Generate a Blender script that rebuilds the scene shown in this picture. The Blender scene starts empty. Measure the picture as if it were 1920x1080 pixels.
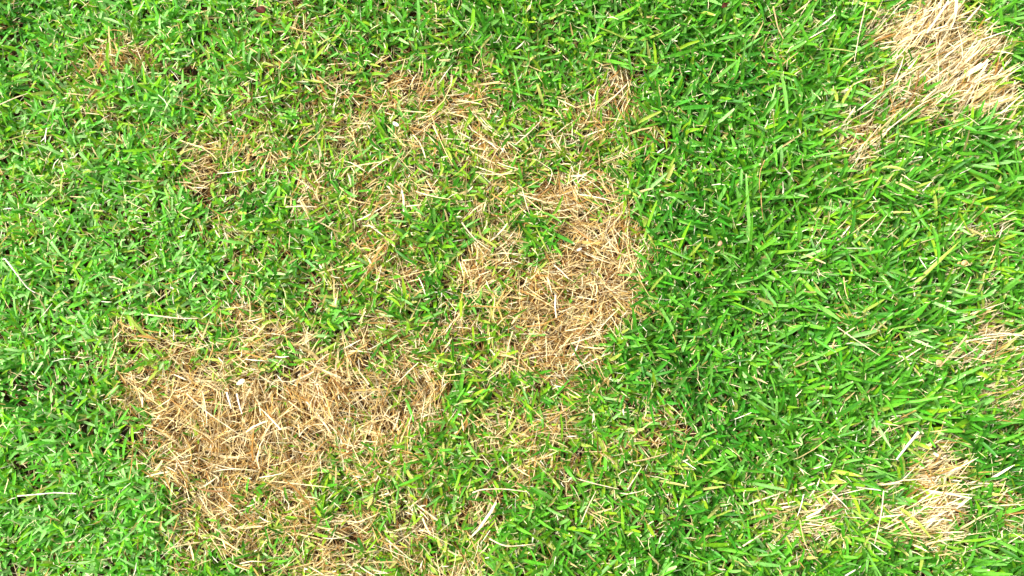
import bpy, math
import numpy as np

# ------------------------------------------------------------------ camera, sky, sun, exposure
scene = bpy.context.scene
COL = scene.collection
CAM_H, TILT, HFOV = 1.30, math.radians(6.0), math.radians(60.0)
F = 960 / math.tan(HFOV / 2)                      # focal length in photograph pixels (1920 wide)
cam_data = bpy.data.cameras.new('camera')
cam_data.sensor_width = 36.0
cam_data.lens = 18.0 / math.tan(HFOV / 2)
cam_data.clip_start, cam_data.clip_end = 0.02, 200.0
cam = bpy.data.objects.new('camera', cam_data)
cam.location = (0, 0, CAM_H)
cam.rotation_euler = (TILT, 0, 0)
COL.objects.link(cam)
scene.camera = cam

SUN_EL, SUN_AZ = math.radians(48), math.radians(158)   # azimuth counted from +x, anticlockwise
world = bpy.data.worlds.new('World')
scene.world = world
world.use_nodes = True
wn, wl = world.node_tree.nodes, world.node_tree.links
wn.clear()
sky = wn.new('ShaderNodeTexSky')
sky.sky_type = 'NISHITA'
sky.sun_disc = False
sky.sun_elevation = SUN_EL
sky.sun_rotation = math.pi / 2 - SUN_AZ
sky.air_density, sky.dust_density, sky.ozone_density = 1.0, 4.0, 0.6
hs = wn.new('ShaderNodeHueSaturation')
hs.inputs['Saturation'].default_value = 0.04          # thin bright cloud: a whitish sky
bg = wn.new('ShaderNodeBackground')
bg.inputs['Strength'].default_value = 0.07
wo = wn.new('ShaderNodeOutputWorld')
wl.new(sky.outputs['Color'], hs.inputs['Color'])
wl.new(hs.outputs['Color'], bg.inputs['Color'])
wl.new(bg.outputs['Background'], wo.inputs['Surface'])

sun_data = bpy.data.lights.new('sun', 'SUN')
sun_data.energy = 1.5
sun_data.angle = math.radians(12)
sun_data.color = (1.0, 0.93, 0.80)
sun = bpy.data.objects.new('sun', sun_data)
sun.rotation_euler = (0, math.pi / 2 - SUN_EL, SUN_AZ)
sun.location = (-2, 1, 3)
COL.objects.link(sun)

scene.view_settings.view_transform = 'Standard'
scene.view_settings.look = 'None'
scene.view_settings.gamma = 1.0
scene.view_settings.use_curve_mapping = False
scene.view_settings.exposure = 2.25

# ------------------------------------------------------------------ helpers
rng = np.random.default_rng(7)
ct, st_ = math.cos(TILT), math.sin(TILT)

def px2w(u, v, z=0.02):
    """photograph pixel -> lawn coordinates at height z"""
    dx = (np.asarray(u, float) - 960) / F
    dy = -(np.asarray(v, float) - 540) / F
    wy = dy * ct + st_
    wz = dy * st_ - ct
    t = (z - CAM_H) / wz
    return dx * t, wy * t

def w2px(x, y, z=0.02):
    z = np.asarray(z, float) - CAM_H
    cy = y * ct + z * st_
    cz = -y * st_ + z * ct
    return 960 + F * x / -cz, 540 - F * cy / -cz

class Noise:
    """smooth value noise over the lawn"""
    def __init__(s, seed):
        s.g = np.random.default_rng(seed).random((256, 256))
    def __call__(s, x, y, wl):
        fx, fy = np.asarray(x) / wl + 117.3, np.asarray(y) / wl + 91.7
        ix, iy = np.floor(fx).astype(int), np.floor(fy).astype(int)
        tx, ty = fx - ix, fy - iy
        tx, ty = tx * tx * (3 - 2 * tx), ty * ty * (3 - 2 * ty)
        g = lambda a, b: s.g[a % 256, b % 256]
        return (g(ix, iy) * (1 - tx) * (1 - ty) + g(ix + 1, iy) * tx * (1 - ty)
                + g(ix, iy + 1) * (1 - tx) * ty + g(ix + 1, iy + 1) * tx * ty)
N1, N2, N3, N4 = Noise(1), Noise(2), Noise(3), Noise(4)

# dead areas of the lawn: (u, v, ru, rv, strength) in photograph pixels, turned into lawn metres by px2w
PATCHES = [
 ('widest straw patch on the lawn, bleached dead grass with a few green sprigs',
  [(380, 755, 130, 55, 1), (520, 750, 130, 60, 1), (660, 765, 150, 62, 1), (450, 840, 190, 75, 1), (610, 830, 190, 50, .9),
   (760, 800, 80, 50, .8), (410, 915, 130, 50, .74), (520, 905, 90, 45, .62), (340, 800, 90, 70, .9), (420, 690, 130, 28, .7)]),
 ('tall oval patch of reddish tan dead grass bordered by deep green turf',
  [(1080, 380, 95, 55, 1), (1105, 460, 105, 70, 1), (1110, 540, 125, 70, 1), (1060, 600, 115, 60, 1), (1060, 670, 110, 50, .95),
   (1000, 560, 70, 60, .8), (1020, 715, 70, 30, .7), (1180, 530, 50, 50, .8)]),
 ('palest cream patch of dead straw combed in one direction',
  [(1755, 20, 90, 50, .92), (1780, 100, 78, 80, .97), (1790, 180, 80, 40, .9), (1715, 80, 70, 80, .8), (1730, 190, 70, 40, .7), (1860, 150, 60, 70, .7)]),
 ('compact pale straw patch with combed blades beside thin upright stalks',
  [(1750, 945, 90, 52, .92), (1735, 885, 80, 34, .6), (1810, 925, 60, 40, .7), (1660, 945, 70, 30, .5), (1740, 1000, 90, 30, .5)]),
 ('ochre half dead patch of yellowing blades inside deep green turf',
  [(1590, 270, 75, 42, .66), (1560, 300, 50, 25, .55)]),
 ('ragged tan patch of dead grass mixed with short green shoots',
  [(745, 130, 60, 60, .7), (700, 205, 110, 42, .72), (620, 200, 50, 25, .6)]),
 ('golden straw patch with a bleached white flake at its edge',
  [(850, 265, 125, 58, .72), (880, 215, 80, 30, .6), (960, 300, 80, 30, .6), (800, 300, 60, 30, .6)]),
 ('small tan strip of flattened straw with long parallel stems',
  [(765, 385, 66, 34, .74)]),
 ('small rusty tan patch with long straws lying diagonally',
  [(1130, 180, 68, 48, .72), (1100, 230, 50, 30, .6)]),
 ('small pale straw patch surrounded by bright minty green turf',
  [(400, 285, 75, 40, .68), (370, 250, 35, 25, .6)]),
 ('thin straw patch near the curled russet leaf',
  [(250, 85, 70, 40, .6), (215, 110, 40, 25, .55)]),
 ('narrow brown straw patch with a dark hollow above the widest straw patch',
  [(500, 625, 85, 32, .76), (440, 655, 60, 25, .6), (560, 610, 40, 30, .6)]),
 ('orange tinged thinning patch with crossing thin stalks',
  [(1470, 960, 75, 50, .62), (1500, 1000, 60, 30, .55)]),
 ('russet straw patch next to combed yellow green blades',
  [(1885, 770, 65, 45, .66), (1850, 690, 80, 45, .52)]),
 ('small tan hollow of dead stems under an arched straw',
  [(940, 935, 65, 38, .65), (870, 990, 60, 35, .55)]),
 ('tan patch of dead grass thinly overgrown by short shoots',
  [(620, 1060, 120, 30, .62), (480, 975, 120, 40, .52), (380, 1010, 90, 40, .52)]),
]
SOFT = [  # thin, yellowing turf
 (760, 300, 420, 260, .44), (850, 560, 320, 200, .52), (1000, 860, 260, 150, .46), (700, 960, 330, 140, .48), (700, 685, 230, 60, .68),
 (880, 650, 90, 40, .64), (1080, 800, 110, 50, .64), (1040, 320, 160, 60, .5), (270, 600, 60, 28, .6), (330, 640, 160, 60, .40),
 (1180, 330, 80, 80, .42), (1540, 960, 240, 90, .36), (1850, 430, 90, 60, .38), (1800, 650, 140, 50, .42), (1660, 130, 60, 130, .45),
 (1880, 230, 60, 60, .5), (1860, 30, 70, 60, .3), (290, 180, 220, 130, .30), (1480, 60, 120, 60, .22), (1600, 400, 120, 80, .26),
 (1900, 980, 40, 60, .15), (1690, 830, 120, 40, .42), (560, 90, 160, 90, .30), (1180, 900, 120, 80, .3),
]

# lusher, deeper hollows where the sward is open: (u, v, ru, rv, strength)
HOLLOWS = [(20, 40, 70, 45, .9), (440, 385, 70, 35, .8), (60, 730, 80, 45, .9), (130, 760, 60, 30, .6), (1330, 150, 90, 60, .6), (1290, 250, 60, 50, .6),
           (1290, 440, 60, 90, .7), (1260, 720, 70, 110, .9), (1330, 790, 80, 70, .7), (1880, 890, 60, 70, .8), (1300, 960, 90, 50, .5), (850, 540, 60, 30, .6),
           (640, 100, 40, 30, .6), (1560, 600, 120, 60, .4), (290, 830, 60, 30, .5), (1250, 1000, 60, 50, .6), (560, 700, 40, 20, .4), (450, 560, 60, 40, .5)]

def ell(x, y, e, soft):
    u, v, ru, rv, s = e
    cx, cy = px2w(u, v)
    sc = (CAM_H / F) * 1.0
    d = np.sqrt(((x - cx) / (ru * sc)) ** 2 + ((y - cy) / (rv * sc)) ** 2)
    return s * np.clip((1 + soft - d) / (2 * soft), 0, 1)

def fields(x, y):
    """deadness 0..1 and the index of the patch a point belongs to (-1: none)"""
    jx = (N1(x, y, .045) - .5) * .075 + (N1(y, x, .015) - .5) * .03
    jy = (N2(x, y, .045) - .5) * .075 + (N2(y, x, .015) - .5) * .03
    wx, wy = x + jx, y + jy
    D = np.zeros_like(x); idx = np.full(x.shape, -1)
    for k, (_, es) in enumerate(PATCHES):
        for e in es:
            d = ell(wx, wy, e, .36)
            idx = np.where((d > D) & (d > .3), k, idx)
            D = np.maximum(D, d)
    for e in SOFT:
        D = np.maximum(D, ell(wx, wy, e, .45))
    D = np.maximum(D, .05 + .25 * np.clip(N3(x, y, .16) - .55, 0, 1))
    D = D + (D * (1 - D) * 4) * (N4(x, y, .035) - .5) * .75
    # beyond the photograph the lawn goes on, green with scattered thin spots
    return np.clip(D, 0, 1), idx

def canopy(x, y):
    return .72 + .7 * (N1(x, y, .07) - .5) + .55 * (N2(x, y, .16) - .5) + .6 * (N3(x, y, .03) - .5)

def mesh_from(name, V, Q, C, mat):
    me = bpy.data.meshes.new(name)
    nv, nq = len(V), len(Q)
    me.vertices.add(nv); me.vertices.foreach_set('co', V.astype(np.float32).ravel())
    me.loops.add(nq * 4); me.loops.foreach_set('vertex_index', Q.astype(np.int32).ravel())
    me.polygons.add(nq); me.polygons.foreach_set('loop_start', np.arange(0, nq * 4, 4, dtype=np.int32))
    a = me.attributes.new('tint', 'FLOAT_COLOR', 'POINT')
    c4 = np.ones((nv, 4), np.float32); c4[:, :3] = C
    a.data.foreach_set('color', c4.ravel())
    me.update(calc_edges=True)
    me.materials.append(mat)
    return me

def ribbons(base, az, inc, bend, L, W, fold, roll, twist, curve, prof, c0, c1, c2, zmin, kink=None):
    """n blades at once -> verts (n,R,A,3), colours (n,R,A,3). prof (n,R) is the width profile; R rows; A = 3 with a fold, else 2"""
    n, R = prof.shape
    A = 3 if fold is not None else 2
    p = base.copy(); V = np.zeros((n, R, A, 3)); C = np.zeros((n, R, A, 3))
    ts = {5: [0, .3, .64, .92, 1], 4: [0, .35, .75, 1], 3: [0, .5, 1]}[R]
    for k in range(R):
        t = ts[k]
        a = az + curve * t
        ph = inc + bend * t
        if kink is not None:
            ph = ph + np.where(t > kink[0], kink[1], 0)
        T = np.stack([np.sin(ph) * np.cos(a), np.sin(ph) * np.sin(a), np.cos(ph)], 1)
        S = np.stack([-np.sin(a), np.cos(a), np.zeros(n)], 1)
        Nn = np.cross(T, S)
        r = (roll + twist * t)[:, None]
        S2 = np.cos(r) * S + np.sin(r) * Nn
        N2_ = -np.sin(r) * S + np.cos(r) * Nn
        if k > 0:
            p = p + T * (L * (t - ts[k - 1]))[:, None]
            low = zmin - p[:, 2]
            p[:, 2] = np.where(low > 0, zmin, p[:, 2])
        w = (W * prof[:, k] * .5)[:, None]
        if A == 3:
            V[:, k, 0], V[:, k, 2] = p - S2 * w, p + S2 * w
            V[:, k, 1] = p + N2_ * (w * fold[:, None])
        else:
            V[:, k, 0], V[:, k, 1] = p - S2 * w, p + S2 * w
        if t < .5:
            c = c0 + (c1 - c0) * min(1, t / .35)
        else:
            f = 1.0 if k == R - 1 else 0.0
            c = c1 + (c2 - c1) * f
        C[:, k] = c[:, None, :]
    return V, C

def quads(n, R, A):
    i = np.arange(n)[:, None, None] * (R * A)
    k = np.arange(R - 1)[None, :, None] * A
    j = np.arange(A - 1)[None, None, :]
    b = i + k + j
    return np.stack([b, b + 1, b + 1 + A, b + A], -1).reshape(-1, 4)

def build(name, V, C, mat, parent=None, origin=None):
    n, R, A, _ = V.shape
    v = V.reshape(-1, 3)
    if origin is not None:
        v = v - origin
    o = bpy.data.objects.new(name, mesh_from(name, v, quads(n, R, A), C.reshape(-1, 3), mat))
    COL.objects.link(o)
    if origin is not None:
        o.location = origin
    if parent is not None:
        o.parent = parent
        o.location = origin - np.array(parent.location)
    return o

def tag(o, label, cat=None, group=None, kind=None):
    o['label'] = label
    if cat: o['category'] = cat
    if group: o['group'] = group
    if kind: o['kind'] = kind
    return o

# ------------------------------------------------------------------ materials
def principled(name):
    m = bpy.data.materials.new(name); m.use_nodes = True
    nt = m.node_tree
    return m, nt, nt.nodes['Principled BSDF'], nt.nodes['Material Output']

def leaf_material(name, transl, rough, spec, mottling):
    m, nt, bs, out = principled(name)
    at = nt.nodes.new('ShaderNodeAttribute'); at.attribute_name = 'tint'
    geo = nt.nodes.new('ShaderNodeNewGeometry')
    no = nt.nodes.new('ShaderNodeTexNoise')
    no.inputs['Scale'].default_value = 260; no.inputs['Detail'].default_value = 3
    nt.links.new(geo.outputs['Position'], no.inputs['Vector'])
    mr = nt.nodes.new('ShaderNodeMapRange')
    mr.inputs['From Min'].default_value, mr.inputs['From Max'].default_value = .3, .7
    mr.inputs['To Min'].default_value, mr.inputs['To Max'].default_value = 1 - mottling, 1 + mottling
    nt.links.new(no.outputs['Fac'], mr.inputs['Value'])
    mx = nt.nodes.new('ShaderNodeVectorMath'); mx.operation = 'SCALE'
    nt.links.new(at.outputs['Color'], mx.inputs[0]); nt.links.new(mr.outputs['Result'], mx.inputs['Scale'])
    nt.links.new(mx.outputs['Vector'], bs.inputs['Base Color'])
    bs.inputs['Roughness'].default_value = rough
    bs.inputs['Specular IOR Level'].default_value = spec
    tr = nt.nodes.new('ShaderNodeBsdfTranslucent')
    nt.links.new(mx.outputs['Vector'], tr.inputs['Color'])
    ms = nt.nodes.new('ShaderNodeMixShader'); ms.inputs['Fac'].default_value = transl
    nt.links.new(bs.outputs['BSDF'], ms.inputs[1]); nt.links.new(tr.outputs['BSDF'], ms.inputs[2])
    nt.links.new(ms.outputs['Shader'], out.inputs['Surface'])
    return m
M_LEAF = leaf_material('grass_leaf', .32, .42, .25, .22)
M_STRAW = leaf_material('dry_straw', .20, .6, .2, .25)

m, nt, bs, out = principled('dark_soil')
n1 = nt.nodes.new('ShaderNodeTexNoise'); n1.inputs['Scale'].default_value = 45; n1.inputs['Detail'].default_value = 8
cr = nt.nodes.new('ShaderNodeValToRGB')
cr.color_ramp.elements[0].position, cr.color_ramp.elements[0].color = .3, (.018, .010, .005, 1)
cr.color_ramp.elements[1].position, cr.color_ramp.elements[1].color = .75, (.095, .050, .022, 1)
tc = nt.nodes.new('ShaderNodeTexCoord')
nt.links.new(tc.outputs['Object'], n1.inputs['Vector'])
nt.links.new(n1.outputs['Fac'], cr.inputs['Fac']); nt.links.new(cr.outputs['Color'], bs.inputs['Base Color'])
bp = nt.nodes.new('ShaderNodeBump'); bp.inputs['Strength'].default_value = .8; bp.inputs['Distance'].default_value = .01
nt.links.new(n1.outputs['Fac'], bp.inputs['Height']); nt.links.new(bp.outputs['Normal'], bs.inputs['Normal'])
bs.inputs['Roughness'].default_value = .95
M_SOIL = m

# ------------------------------------------------------------------ ground
gx = np.concatenate([[-30, -10, -4], np.linspace(-2.2, 2.2, 111), [4, 10, 30]])
gy = np.concatenate([[-30, -10, -4], np.linspace(-1.7, 1.9, 91), [4, 10, 30]])
X, Y = np.meshgrid(gx, gy)
Z = -.006 + .008 * (N1(X, Y, .06) - .5) + .004 * (N3(X, Y, .02) - .5)
V = np.stack([X, Y, Z], -1).reshape(-1, 3)
nx = len(gx)
b = (np.arange(len(gy) - 1)[:, None] * nx + np.arange(nx - 1)[None, :]).ravel()
me = mesh_from('ground', V, np.stack([b, b + 1, b + 1 + nx, b + nx], 1), np.ones((len(V), 3)), M_SOIL)
g = bpy.data.objects.new('ground', me); COL.objects.link(g)
tag(g, 'dark brown soil under the lawn', kind='structure')

# ------------------------------------------------------------------ scatter areas
CORE = (-.86, .86, -.42, .66)                       # a little more than the photograph shows
WIDE = (-1.55, 1.55, -1.0, 1.25)                    # so that a step aside still looks at turf
def scatter(area, per_m2, hole=None):
    x0, x1, y0, y1 = area
    n = int((x1 - x0) * (y1 - y0) * per_m2)
    x, y = rng.uniform(x0, x1, n), rng.uniform(y0, y1, n)
    if hole:
        k = ~((x > hole[0]) & (x < hole[1]) & (y > hole[2]) & (y < hole[3]))
        x, y = x[k], y[k]
    return x, y

def pick(n, table):
    """colours by weight: table of (weight, rgb)"""
    w = np.array([t[0] for t in table], float); c = np.array([t[1] for t in table], float)
    i = rng.choice(len(w), n, p=w / w.sum())
    return c[i]

PROF_POINT5 = np.array([.6, .95, 1, .42, .05]); PROF_CLIP5 = np.array([.6, .95, 1, .72, .36])
PROF_POINT4 = np.array([.6, 1, .8, .06]); PROF_CLIP4 = np.array([.6, 1, .95, .6])

def lean(u, v):
    """prevailing lean of the turf: direction and strength"""
    r = np.clip((u - 1150) / 500, 0, 1); l = np.clip((500 - u) / 500, 0, 1)
    ang = np.where(u > 900, math.radians(32) + math.radians(18) * (1 - r), math.radians(115) + math.radians(25) * l)
    return ang, .12 + .62 * r + .25 * l

# ------------------------------------------------------------------ living grass
def grass(area, per_m2, hole, fine):
    x, y = scatter(area, per_m2, hole)
    D, _ = fields(x, y)
    keep = rng.random(len(x)) > np.clip(D ** 1.4 * .95, 0, .925)
    for e in HOLLOWS:
        keep &= rng.random(len(x)) > .42 * ell(x, y, e, .5)
    x, y, D = x[keep], y[keep], D[keep]
    ns = len(x)
    u, v = w2px(x, y)
    can = np.clip(canopy(x, y), .3, 1.25) * (1 - .28 * D)
    shoot_az = rng.uniform(0, 2 * math.pi, ns)
    shoot_tone = rng.random(ns)
    k = rng.integers(3, 6, ns)
    i = np.repeat(np.arange(ns), k); n = len(i)
    ki = np.concatenate([np.arange(c) for c in k]) / k[i]            # 0 lowest leaf .. 1 top leaf
    az = shoot_az[i] + ki * 2 * math.pi * 1.38 + rng.normal(0, .45, n)
    la, ls = lean(u[i], v[i])
    la = la + (N4(x[i], y[i], .12) - .5) * 2.4
    hx, hy = np.cos(az) + ls * 1.25 * np.cos(la), np.sin(az) + ls * 1.25 * np.sin(la)
    az = np.arctan2(hy, hx)
    side = np.clip((u[i] - 500) / 900, 0, 1)                          # finer turf one side, longer the other
    L = rng.gamma(9, 1 / 9, n) * (.0225 + .0120 * side) * (.75 + .35 * can[i]) * (1 - .25 * D[i])
    longer = rng.random(n) < .06
    L = np.where(longer, L * 1.35, L)
    inc = np.radians(np.clip(rng.normal(50, 18, n) - 8 * ki, 8, 88))
    bend = np.radians(rng.normal(26, 16, n))
    W = rng.normal(.0043, .0008, n).clip(.0023, .0064) * (1 - .25 * D[i]) * (.96 + .06 * side)
    z = (.004 + .036 * ki * can[i] * rng.uniform(.55, 1.1, n))
    r0 = rng.uniform(0, .004, n); ra = rng.uniform(0, 6.28, n)
    base = np.stack([x[i] + r0 * np.cos(ra), y[i] + r0 * np.sin(ra), z], 1)
    clip = rng.random(n) < .55
    if fine:
        prof = np.where(clip[:, None], PROF_CLIP5, PROF_POINT5)
        fold = rng.uniform(-.55, -.1, n)
    else:
        prof = np.where(clip[:, None], PROF_CLIP4, PROF_POINT4); fold = None; W = W * 1.25
    # leaf colours
    deep = pick(n, [(2.0, (.034, .180, .008)), (3.2, (.060, .265, .011)), (3.2, (.095, .325, .020)), (1.6, (.135, .360, .055)), (.6, (.150, .370, .012))])
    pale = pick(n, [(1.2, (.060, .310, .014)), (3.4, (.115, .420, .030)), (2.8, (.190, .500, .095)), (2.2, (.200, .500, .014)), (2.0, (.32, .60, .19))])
    yell = pick(n, [(3, (.165, .370, .012)), (2.6, (.235, .400, .016)), (1.6, (.310, .420, .060)), (2.6, (.090, .290, .014)), (.5, (.40, .42, .11))])
    yell = np.where(longer[:, None], deep, yell)
    lush = np.zeros(n)
    for e in HOLLOWS: lush = np.maximum(lush, ell(x[i], y[i], e, .5))
    deep = np.where((rng.random(n) < lush)[:, None], np.array([.034, .195, .011]) * rng.uniform(.8, 1.4, (n, 1)), deep)
    left_light_mix = np.clip((900 - u[i]) / 620, 0, 1) * .9 + .12  # paler leaves toward the left: brighter light there is put into the colour
    c = np.where((rng.random(n) < left_light_mix * (1 - .8 * lush))[:, None], pale, deep)
    c = np.where((rng.random(n) < np.clip(D[i] * 1.5 - .02, 0, .9))[:, None], yell, c)
    c = c * (.82 + .36 * shoot_tone[i][:, None]) * rng.uniform(.85, 1.15, (n, 1))
    sick = (rng.random(n) < (.012 + .14 * D[i])) & ~longer
    straw = pick(n, [(2, (.55, .43, .19)), (1, (.42, .30, .11)), (1, (.36, .36, .10))])
    c = np.where(sick[:, None], straw, c); W = np.where(sick, W * .6, W)
    c0 = c * .6 + .4 * np.array([.26, .36, .08])                    # pale sheath
    tipk = rng.random(n)
    tip = np.where((tipk < .30)[:, None], np.array([.66, .64, .40]), np.where((tipk < .40)[:, None], np.array([.30, .17, .05]), c * 1.1))
    tip = np.where((clip | (tipk > .9))[:, None], tip, c)
    zmin = rng.uniform(.004, .016, n)
    Vv, Cc = ribbons(base, az, inc, bend, L, W, fold, rng.normal(0, .35, n), rng.normal(0, .5, n), rng.normal(0, .28, n), prof, c0, c, tip, zmin)
    return Vv, Cc

GV, GC = grass(CORE, 13000, None, True)
OV, OC = grass(WIDE, 6500, CORE, False)

# ------------------------------------------------------------------ dry straw: thatch everywhere, thick in the dead patches
STRAW_COL = [(2.8, (.63, .475, .21)), (2.6, (.71, .565, .30)), (1.6, (.82, .715, .47)), (2.0, (.48, .31, .09)), (1.8, (.33, .17, .04)), (1.4, (.17, .08, .022))]
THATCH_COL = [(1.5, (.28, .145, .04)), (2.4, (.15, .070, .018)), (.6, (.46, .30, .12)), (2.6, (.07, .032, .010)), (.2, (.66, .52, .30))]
def straw(area, per_m2, hole, top, rows=4):
    x, y = scatter(area, per_m2, hole)
    D, idx = fields(x, y)
    keep = rng.random(len(x)) < ((np.clip(D * 1.35 - .16, .02, 1)) if top else np.clip(.45 + D, 0, 1))
    keep &= rng.random(len(x)) < np.clip((N3(x, y, .024) + .6 * N4(x, y, .011) - .38) * 5, .12, 1)   # small bare hollows
    x, y, D, idx = x[keep], y[keep], D[keep], idx[keep]
    n = len(x); u, v = w2px(x, y)
    flow = (N2(x, y, .10) - .5) * 5.0 + (N3(x, y, .04) - .5) * 2.0
    az = np.where(rng.random(n) < .55, flow + math.radians(25) + rng.normal(0, .5, n), rng.uniform(0, 6.28, n))
    r = np.clip((u - 1350) / 250, 0, 1)
    combed = rng.random(n) < r * .8
    az = np.where(combed, math.radians(38) - math.radians(14) * (v > 600) + rng.normal(0, .38, n), az)
    if top:
        c = pick(n, STRAW_COL)
        L = rng.gamma(6, 1 / 6, n) * .037
        W = rng.gamma(7, 1 / 7, n) * .00116 * np.where(combed, 1.3, 1)
        z = rng.uniform(.003, .034, n) * (.6 + .5 * canopy(x, y)) * (.45 + .55 * D)
        inc = np.radians(np.where(combed, rng.normal(62, 10, n), rng.normal(84, 11, n)))
        wide = rng.random(n) < .06
        W = np.where(wide, W * 1.9, W)
        c = np.where((combed & (rng.random(n) < .55))[:, None], pick(n, [(2, (.72, .58, .33)), (2, (.82, .70, .46)), (1, (.86, .78, .58))]), c)
    else:
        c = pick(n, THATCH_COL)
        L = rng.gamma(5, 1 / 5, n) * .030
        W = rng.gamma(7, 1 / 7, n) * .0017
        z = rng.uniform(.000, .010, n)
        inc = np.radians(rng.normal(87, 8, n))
    c = c * rng.uniform(.8, 1.15, (n, 1)) * (.82 + .36 * N1(x, y, .05))[:, None]
    bend = np.radians(rng.normal(8, 14, n))
    base = np.stack([x - .5 * L * np.cos(az), y - .5 * L * np.sin(az), z], 1)
    if rows == 4: prof = np.where((rng.random(n) < .5)[:, None], np.array([.8, 1, .9, .5]), np.array([.9, 1, .7, .1]))
    else: prof = np.tile(np.array([.85, 1, .45]), (n, 1))
    Vv, Cc = ribbons(base, az, inc, bend, L, W, None, rng.normal(0, .8, n), rng.normal(0, 1.2, n), rng.normal(0, .45, n),
                     prof, c * .9, c, c * 1.05, rng.uniform(.001, .006, n))
    return Vv, Cc, idx, D

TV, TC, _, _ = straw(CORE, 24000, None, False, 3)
SV, SC, SI, SD = straw(CORE, 76000, None, True, 4)
def clippings(per_m2):
    """short pale mown bits and dry tips caught between the blades"""
    x, y = scatter(CORE, per_m2)
    D, _ = fields(x, y)
    n = len(x)
    az = rng.uniform(0, 6.28, n); L = rng.gamma(5, .2, n) * .013; W = rng.gamma(6, 1 / 6, n) * .0010
    z = .010 + .034 * np.clip(canopy(x, y), .3, 1.25) * rng.uniform(.25, 1.05, n) * (1 - .3 * D)
    c = pick(n, [(3, (.72, .64, .38)), (2, (.62, .50, .24)), (2, (.60, .62, .30)), (1.2, (.40, .24, .07)), (1.2, (.82, .78, .60))])
    base = np.stack([x, y, z], 1)
    prof = np.tile(np.array([.7, 1, .35]), (n, 1))
    return ribbons(base, az, np.radians(rng.normal(70, 25, n)), np.radians(rng.normal(0, 25, n)), L, W, None, rng.normal(0, .6, n),
                   rng.normal(0, .8, n), rng.normal(0, .4, n), prof, c * .9, c, c, np.full(n, .006))
KV, KC = clippings(13000)
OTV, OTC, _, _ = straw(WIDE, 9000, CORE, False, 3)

# ------------------------------------------------------------------ objects: the turf with its most prominent blades as parts
def prominent(V, count, mind, score, z_max=None):
    """indices of the pieces that show largest, spread over the view"""
    m = V.mean((1, 2)); u, v = w2px(m[:, 0], m[:, 1], m[:, 2])
    ok = (u > 15) & (u < 1905) & (v > 15) & (v < 1065)
    order = np.argsort(-np.where(ok, score, -9))
    taken, pts = [], np.zeros((0, 2))
    for k in order[:40000]:
        if not ok[k]: break
        p = m[k, :2]
        if len(pts) == 0 or np.min(((pts - p) ** 2).sum(1)) > mind * mind:
            taken.append(k); pts = np.vstack([pts, p])
            if len(taken) >= count: break
    return np.array(taken, int)

span = np.linalg.norm(GV[:, -1, 1, :2] - GV[:, 0, 1, :2], axis=1)
score = span / .03 + GV[:, :, 1, 2].mean(1) / .02 + .4 * rng.random(len(GV))
top = prominent(GV, 300, .045, score)
rest = np.ones(len(GV), bool); rest[top] = False
v1, v2 = GV[rest], OV
turf = bpy.data.objects.new('green_grass', mesh_from('green_grass', np.concatenate([v1.reshape(-1, 3), v2.reshape(-1, 3)]),
        np.concatenate([quads(*v1.shape[:3]), quads(*v2.shape[:3]) + v1.size // 3]), np.concatenate([GC[rest].reshape(-1, 3), OC.reshape(-1, 3)]), M_LEAF))
COL.objects.link(turf)
tag(turf, 'short mown green grass covering the lawn between the dead patches', 'grass', kind='stuff')
for k in top:
    build('blade', GV[k:k + 1], GC[k:k + 1], M_LEAF, parent=turf, origin=GV[k, 0, 1].copy())
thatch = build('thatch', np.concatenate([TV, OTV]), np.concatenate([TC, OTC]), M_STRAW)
bits = build('grass_clippings', KV, KC, M_STRAW)
tag(bits, 'short pale mown clippings and dry leaf tips caught between the blades', 'clippings', kind='stuff')
tag(thatch, 'brown thatch of dead stems lying under the green blades', 'thatch', kind='stuff')
loose = SI < 0
dry = build('dry_straw', SV[loose], SC[loose], M_STRAW)
tag(dry, 'scattered dry straw mixed into the green turf', 'straw', kind='stuff')
for k, (label, es) in enumerate(PATCHES):
    sel = np.where(SI == k)[0]
    if len(sel) < 5: continue
    v, c = SV[sel], SC[sel]
    sp = np.linalg.norm(v[:, -1, 0, :2] - v[:, 0, 0, :2], axis=1)
    cnt = {0: 70, 1: 60, 2: 40, 3: 30}.get(k, 12)
    tp = prominent(v, cnt, .03, sp / .035 + v[:, :, 0, 2].mean(1) / .016)
    rs = np.ones(len(sel), bool); rs[tp] = False
    org = v[..., :].reshape(-1, 3).mean(0); org[2] = 0
    p = build('dead_grass_patch', v[rs], c[rs], M_STRAW, origin=org)
    tag(p, label, 'dead grass', 'dead patches in the lawn', 'stuff')
    for q in tp:
        build('straw', v[q:q + 1], c[q:q + 1], M_STRAW, parent=p, origin=v[q, 0, 0].copy())

# ------------------------------------------------------------------ how high the turf stands, for what lies on it
HS = .008
hx0, hy0 = CORE[0] - .1, CORE[2] - .1
HM = np.zeros((int(2.0 / HS), int(1.4 / HS)))
for A_ in (GV[:, :, 1], SV[:, :, 0]):
    q = A_.reshape(-1, 3)
    a, b_ = ((q[:, 0] - hx0) / HS).astype(int), ((q[:, 1] - hy0) / HS).astype(int)
    o_ = (a >= 0) & (a < HM.shape[0]) & (b_ >= 0) & (b_ < HM.shape[1])
    np.maximum.at(HM, (a[o_], b_[o_]), q[o_, 2])
def top_z(x, y):
    a, b_ = int((x - hx0) / HS), int((y - hy0) / HS)
    return float(HM[max(a - 1, 0):a + 2, max(b_ - 1, 0):b_ + 2].max())

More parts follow.
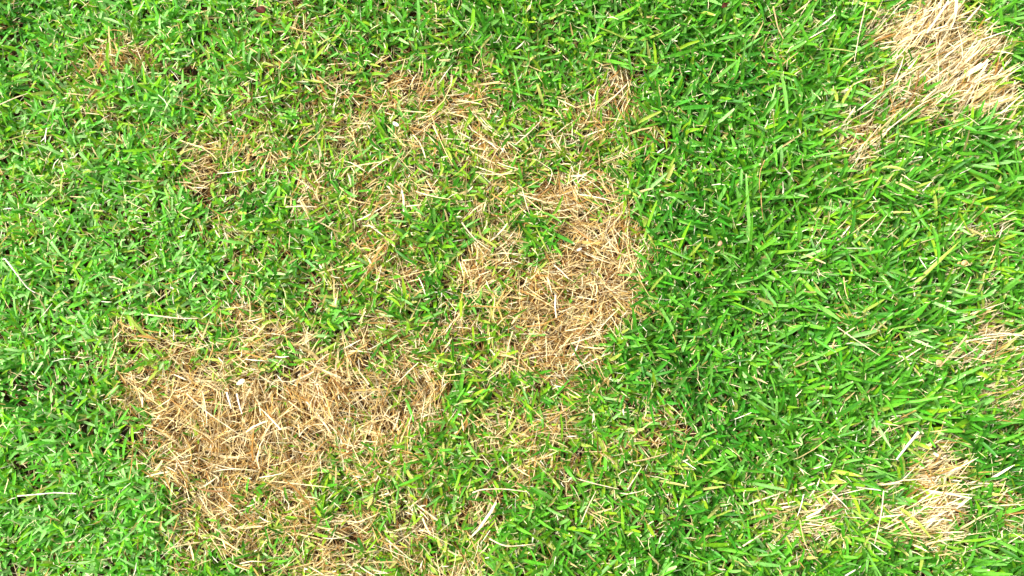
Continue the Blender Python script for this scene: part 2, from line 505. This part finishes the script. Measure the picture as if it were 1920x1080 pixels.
# ------------------------------------------------------------------ single stalks lying on the turf
def smooth_path(pts, n):
    P = np.array(pts, float)
    P = np.vstack([2 * P[0] - P[1], P, 2 * P[-1] - P[-2]])
    out_ = []
    seg = len(pts) - 1
    for s in np.linspace(0, seg - 1e-6, n):
        i = int(s); t = s - i
        p0, p1, p2, p3 = P[i:i + 4]
        out_.append(.5 * (2 * p1 + (p2 - p0) * t + (2 * p0 - 5 * p1 + 4 * p2 - p3) * t * t + (3 * p1 - p0 - 3 * p2 + p3) * t ** 3))
    return np.array(out_)

def stalk(name, label, cat, pix, wpx, col, group=None, flat=False, lift=0.0):
    n = 9
    uv = smooth_path(pix, n)
    P = []
    for (u, v) in uv:
        x, y = px2w(u, v, .03)
        z = top_z(x, y) + .0012 + lift
        P.append((x, y, z))
    P = np.array(P)
    # a stem is stiff: it bridges the hollows between the blades that carry it
    z = P[:, 2]; hull = np.maximum(z, np.interp(np.arange(n), [0, n - 1], [z[0], z[-1]])); hull = .5 * hull + .5 * hull.mean()
    P[:, 0:2] = np.array([px2w(u, v, h) for (u, v), h in zip(uv, hull)]); P[:, 2] = hull
    org = P[0].copy(); P = P - org
    T = np.gradient(P, axis=0); T /= np.linalg.norm(T, axis=1)[:, None]
    S = np.cross(T, [0, 0, 1.0]); S /= np.linalg.norm(S, axis=1)[:, None]
    U = np.cross(S, T)
    r = wpx * CAM_H / F * .5
    K = 6; V = []; C = []
    for k in range(n):
        t = k / (n - 1)
        rad = r * (1 - .45 * t) * (1.25 if k in (3, 6) and not flat else 1)
        for j in range(K):
            a = 2 * math.pi * j / K
            V.append(P[k] + S[k] * rad * math.cos(a) + U[k] * rad * math.sin(a) * (.28 if flat else 1))
            C.append(np.array(col) * (.88 + .2 * math.sin(k * 2.1 + j)) )
    Q = [(k * K + j, k * K + (j + 1) % K, (k + 1) * K + (j + 1) % K, (k + 1) * K + j) for k in range(n - 1) for j in range(K)]
    V = np.array(V); C = np.clip(np.array(C), 0, 1)
    o = bpy.data.objects.new(name, mesh_from(name, V, np.array(Q), C, M_STRAW))
    o.location = org; COL.objects.link(o)
    return tag(o, label, cat, group)

CREAM, WHITE, TAN, BROWN = (.74, .62, .40), (.84, .78, .62), (.60, .44, .22), (.42, .26, .10)
G = 'single stalks lying on the turf'
STALKS = [
 ('straight pale stalk with a hooked end on minty green grass', [(6, 487), (10, 486), (30, 512), (50, 538), (66, 549)], 3.2, WHITE),
 ('crooked pinkish brown stalk on green turf near the longest cream stalk', [(1450, 12), (1454, 30), (1459, 52), (1469, 73)], 3.4, TAN),
 ('longest hair thin cream stalk standing out beside the palest cream patch', [(1625, 4), (1616, 40), (1608, 80), (1602, 116)], 2.2, CREAM),
 ('curved thread thin brown stalk below the deep green blades', [(1434, 300), (1425, 325), (1424, 362)], 2.0, BROWN),
 ('bent pale stalk kinked at its lower end in yellowing turf', [(866, 417), (880, 436), (898, 455), (920, 470)], 2.6, CREAM),
 ('slender cream stalk crossing green grass beside the compact pale patch', [(1657, 920), (1652, 965), (1640, 1020)], 2.6, CREAM),
 ('broad bleached straw blade standing out from yellow green turf', [(1723, 810), (1702, 835), (1681, 862)], 6.0, WHITE),
 ('short thin white stalk over the orange tinged patch', [(1507, 927), (1502, 948), (1495, 968)], 2.2, WHITE),
 ('long thread thin tan stalk drooping across the orange tinged patch', [(1500, 975), (1508, 1015), (1522, 1040), (1541, 1058)], 1.9, TAN),
 ('long straight thin stalk lying diagonally in deep green grass', [(1570, 613), (1600, 634), (1650, 667)], 2.2, CREAM),
 ('tan stem leaning over pale grass near the russet patch', [(1813, 630), (1790, 658), (1762, 688)], 3.8, TAN),
 ('sagging pale stalk lying across bright green turf by itself', [(33, 930), (70, 927), (105, 924), (143, 926)], 2.8, WHITE),
 ('tan stem pointing into the tall deep green blades', [(1177, 868), (1215, 860), (1253, 850)], 2.4, TAN),
 ('wavy cream stem between mixed turf and deep green blades', [(1087, 899), (1120, 908), (1160, 917)], 2.4, CREAM),
 ('arched straw over a small tan hollow', [(886, 924), (905, 918), (945, 917), (988, 922)], 2.8, CREAM),
 ('short upright thin cream stem in deep green grass', [(1177, 917), (1190, 897), (1203, 876)], 2.2, CREAM),
 ('thin cream stem slanting beside long green blades', [(1090, 980), (1103, 950), (1118, 920)], 2.2, CREAM),
 ('thin straw crossing yellowing turf beside the golden patch', [(967, 271), (995, 246), (1022, 219)], 2.2, CREAM),
 ('long tan straw reaching toward deep green grass', [(1130, 306), (1170, 290), (1214, 272)], 3.0, TAN),
 ('short curved pale stem low in mixed turf', [(918, 1010), (945, 1023), (975, 1023), (1002, 1020)], 2.8, CREAM),
 ('thin pale stem lying level on minty grass', [(0, 196), (25, 185), (52, 175)], 2.4, CREAM),
 ('long bleached blade lying over the palest cream patch', [(1779, 2), (1760, 30), (1738, 62)], 5.0, WHITE),
 ('white upright sliver in the middle of the tall oval patch', [(1042, 553), (1041, 574), (1043, 596)], 3.2, WHITE),
 ('long thin stalk crossing the widest straw patch diagonally', [(350, 738), (385, 770), (420, 795), (448, 814)], 2.6, CREAM),
 ('white sliver lying across bleached stems of the widest straw patch', [(425, 735), (429, 750), (434, 766)], 4.0, WHITE),
 ('longer white sliver lying across bleached stems of the widest straw patch', [(444, 738), (448, 757), (454, 776)], 3.6, WHITE),
 ('level pale stem at the edge of yellowing turf', [(536, 388), (565, 387), (594, 388)], 2.8, CREAM),
 ('long level pale stem above thin straw and green shoots', [(277, 590), (310, 594), (340, 597), (371, 597)], 3.0, CREAM),
 ('short tan sliver lying in minty green blades', [(205, 519), (218, 521), (231, 527)], 3.0, CREAM),
 ('cream stem slanting out of deep green grass toward the orange tinged patch', [(1393, 1024), (1410, 1013), (1432, 999)], 3.0, CREAM),
 ('white sliver among short yellow green shoots by itself', [(1585, 1080), (1600, 1071), (1614, 1062)], 3.4, WHITE),
 ('thin brown stem standing in deep green grass', [(1427, 362), (1428, 385), (1431, 412)], 1.9, BROWN),
 ('pale bent sliver in green turf beside the russet straw patch', [(1810, 640), (1860, 632), (1918, 624)], 2.8, CREAM),
 ('curved thread thin tan stem in deep green grass', [(1582, 520), (1585, 545), (1590, 560)], 2.0, TAN),
]
for label, pix, w, c in STALKS:
    stalk('dry_stalk', label, 'stalk', pix, w, c, G, flat=w > 3.3)

# ------------------------------------------------------------------ small things lying on the turf
def lump(name, label, cat, u, v, ru, rv, h, col, rot, seed, lift, cup=False, mat=None):
    """an uneven, closed body: seed, bud or shell; cup curls it like a dry leaf"""
    R_ = np.random.default_rng(seed); rings, seg = 8, 14
    sc = CAM_H / F; V = []; C = []
    x, y = px2w(u, v, .03); z = top_z(x, y) + lift
    x, y = px2w(u, v, z)
    ph = R_.uniform(0, 6.28, 4)
    for i in range(rings):
        t = math.pi * (i + .02) / (rings - 1 + .04)
        for j in range(seg):
            a = 2 * math.pi * j / seg
            k = 1 + .10 * math.sin(2 * a + ph[0]) + .07 * math.sin(3 * a + ph[1] + t)
            px, py = ru * sc * math.sin(t) * math.cos(a) * k, rv * sc * math.sin(t) * math.sin(a) * k
            pz = h * math.cos(t)
            if cup:
                pz = h * .25 * math.cos(t) + h * 1.2 * (math.sin(t) * math.cos(a - .6)) ** 2
            V.append((px * math.cos(rot) - py * math.sin(rot), px * math.sin(rot) + py * math.cos(rot), pz))
            C.append(np.array(col) * (.8 + .25 * math.sin(3 * t + ph[2]) + .12 * math.sin(5 * a + ph[3])))
    Q = [(i * seg + j, (i + 1) * seg + j, (i + 1) * seg + (j + 1) % seg, i * seg + (j + 1) % seg) for i in range(rings - 1) for j in range(seg)]
    o = bpy.data.objects.new(name, mesh_from(name, np.array(V), np.array(Q), np.clip(np.array(C), .005, 1), mat or M_STRAW))
    o.data.polygons.foreach_set('use_smooth', np.ones(len(Q), bool))
    o.location = (x, y, z); COL.objects.link(o)
    return tag(o, label, cat)
lump('dry_leaf', 'curled russet brown leaf resting on bright green blades', 'leaf', 489, 19, 10, 7.5, .004, (.085, .016, .004), .2, 1, .003, True)
bud = lump('seed_bud', 'round peach coloured bud resting in deep green grass', 'bud', 1808, 493, 5.5, 5, .0036, (.66, .40, .17), .3, 2, .002)
lump('seed_bud', 'tiny tan bud beside the round peach bud', 'bud', 1798, 493, 3, 2.4, .002, (.58, .36, .14), .3, 3, .001)
lump('seed_husk', 'dull pinkish tan husk among deep green blades', 'husk', 1350, 457, 5.5, 4, .003, (.46, .28, .16), .6, 4, .001)
lump('seed_husk', 'flat tan husk on pale turf near the leaning tan stem', 'husk', 1761, 680, 6.5, 5, .003, (.60, .44, .20), -.3, 5, .001)
lump('dry_leaf', 'dark red brown leaf scrap sunk in green grass', 'leaf', 1358, 11, 6, 4.5, .003, (.10, .025, .01), 1.0, 6, 0, True)
lump('pale_flake', 'bleached white flake at the edge of the golden patch', 'flake', 742, 233, 7, 3.5, .0016, (.84, .79, .66), -.5, 7, .001, True)
lump('pale_flake', 'small white flake in the tall oval patch', 'flake', 1086, 468, 5, 2.6, .0014, (.86, .82, .70), .5, 8, .001, True)
lump('pale_flake', 'broad bleached flake in the widest straw patch', 'flake', 452, 716, 9, 4, .0016, (.84, .76, .58), .45, 9, .001, True)
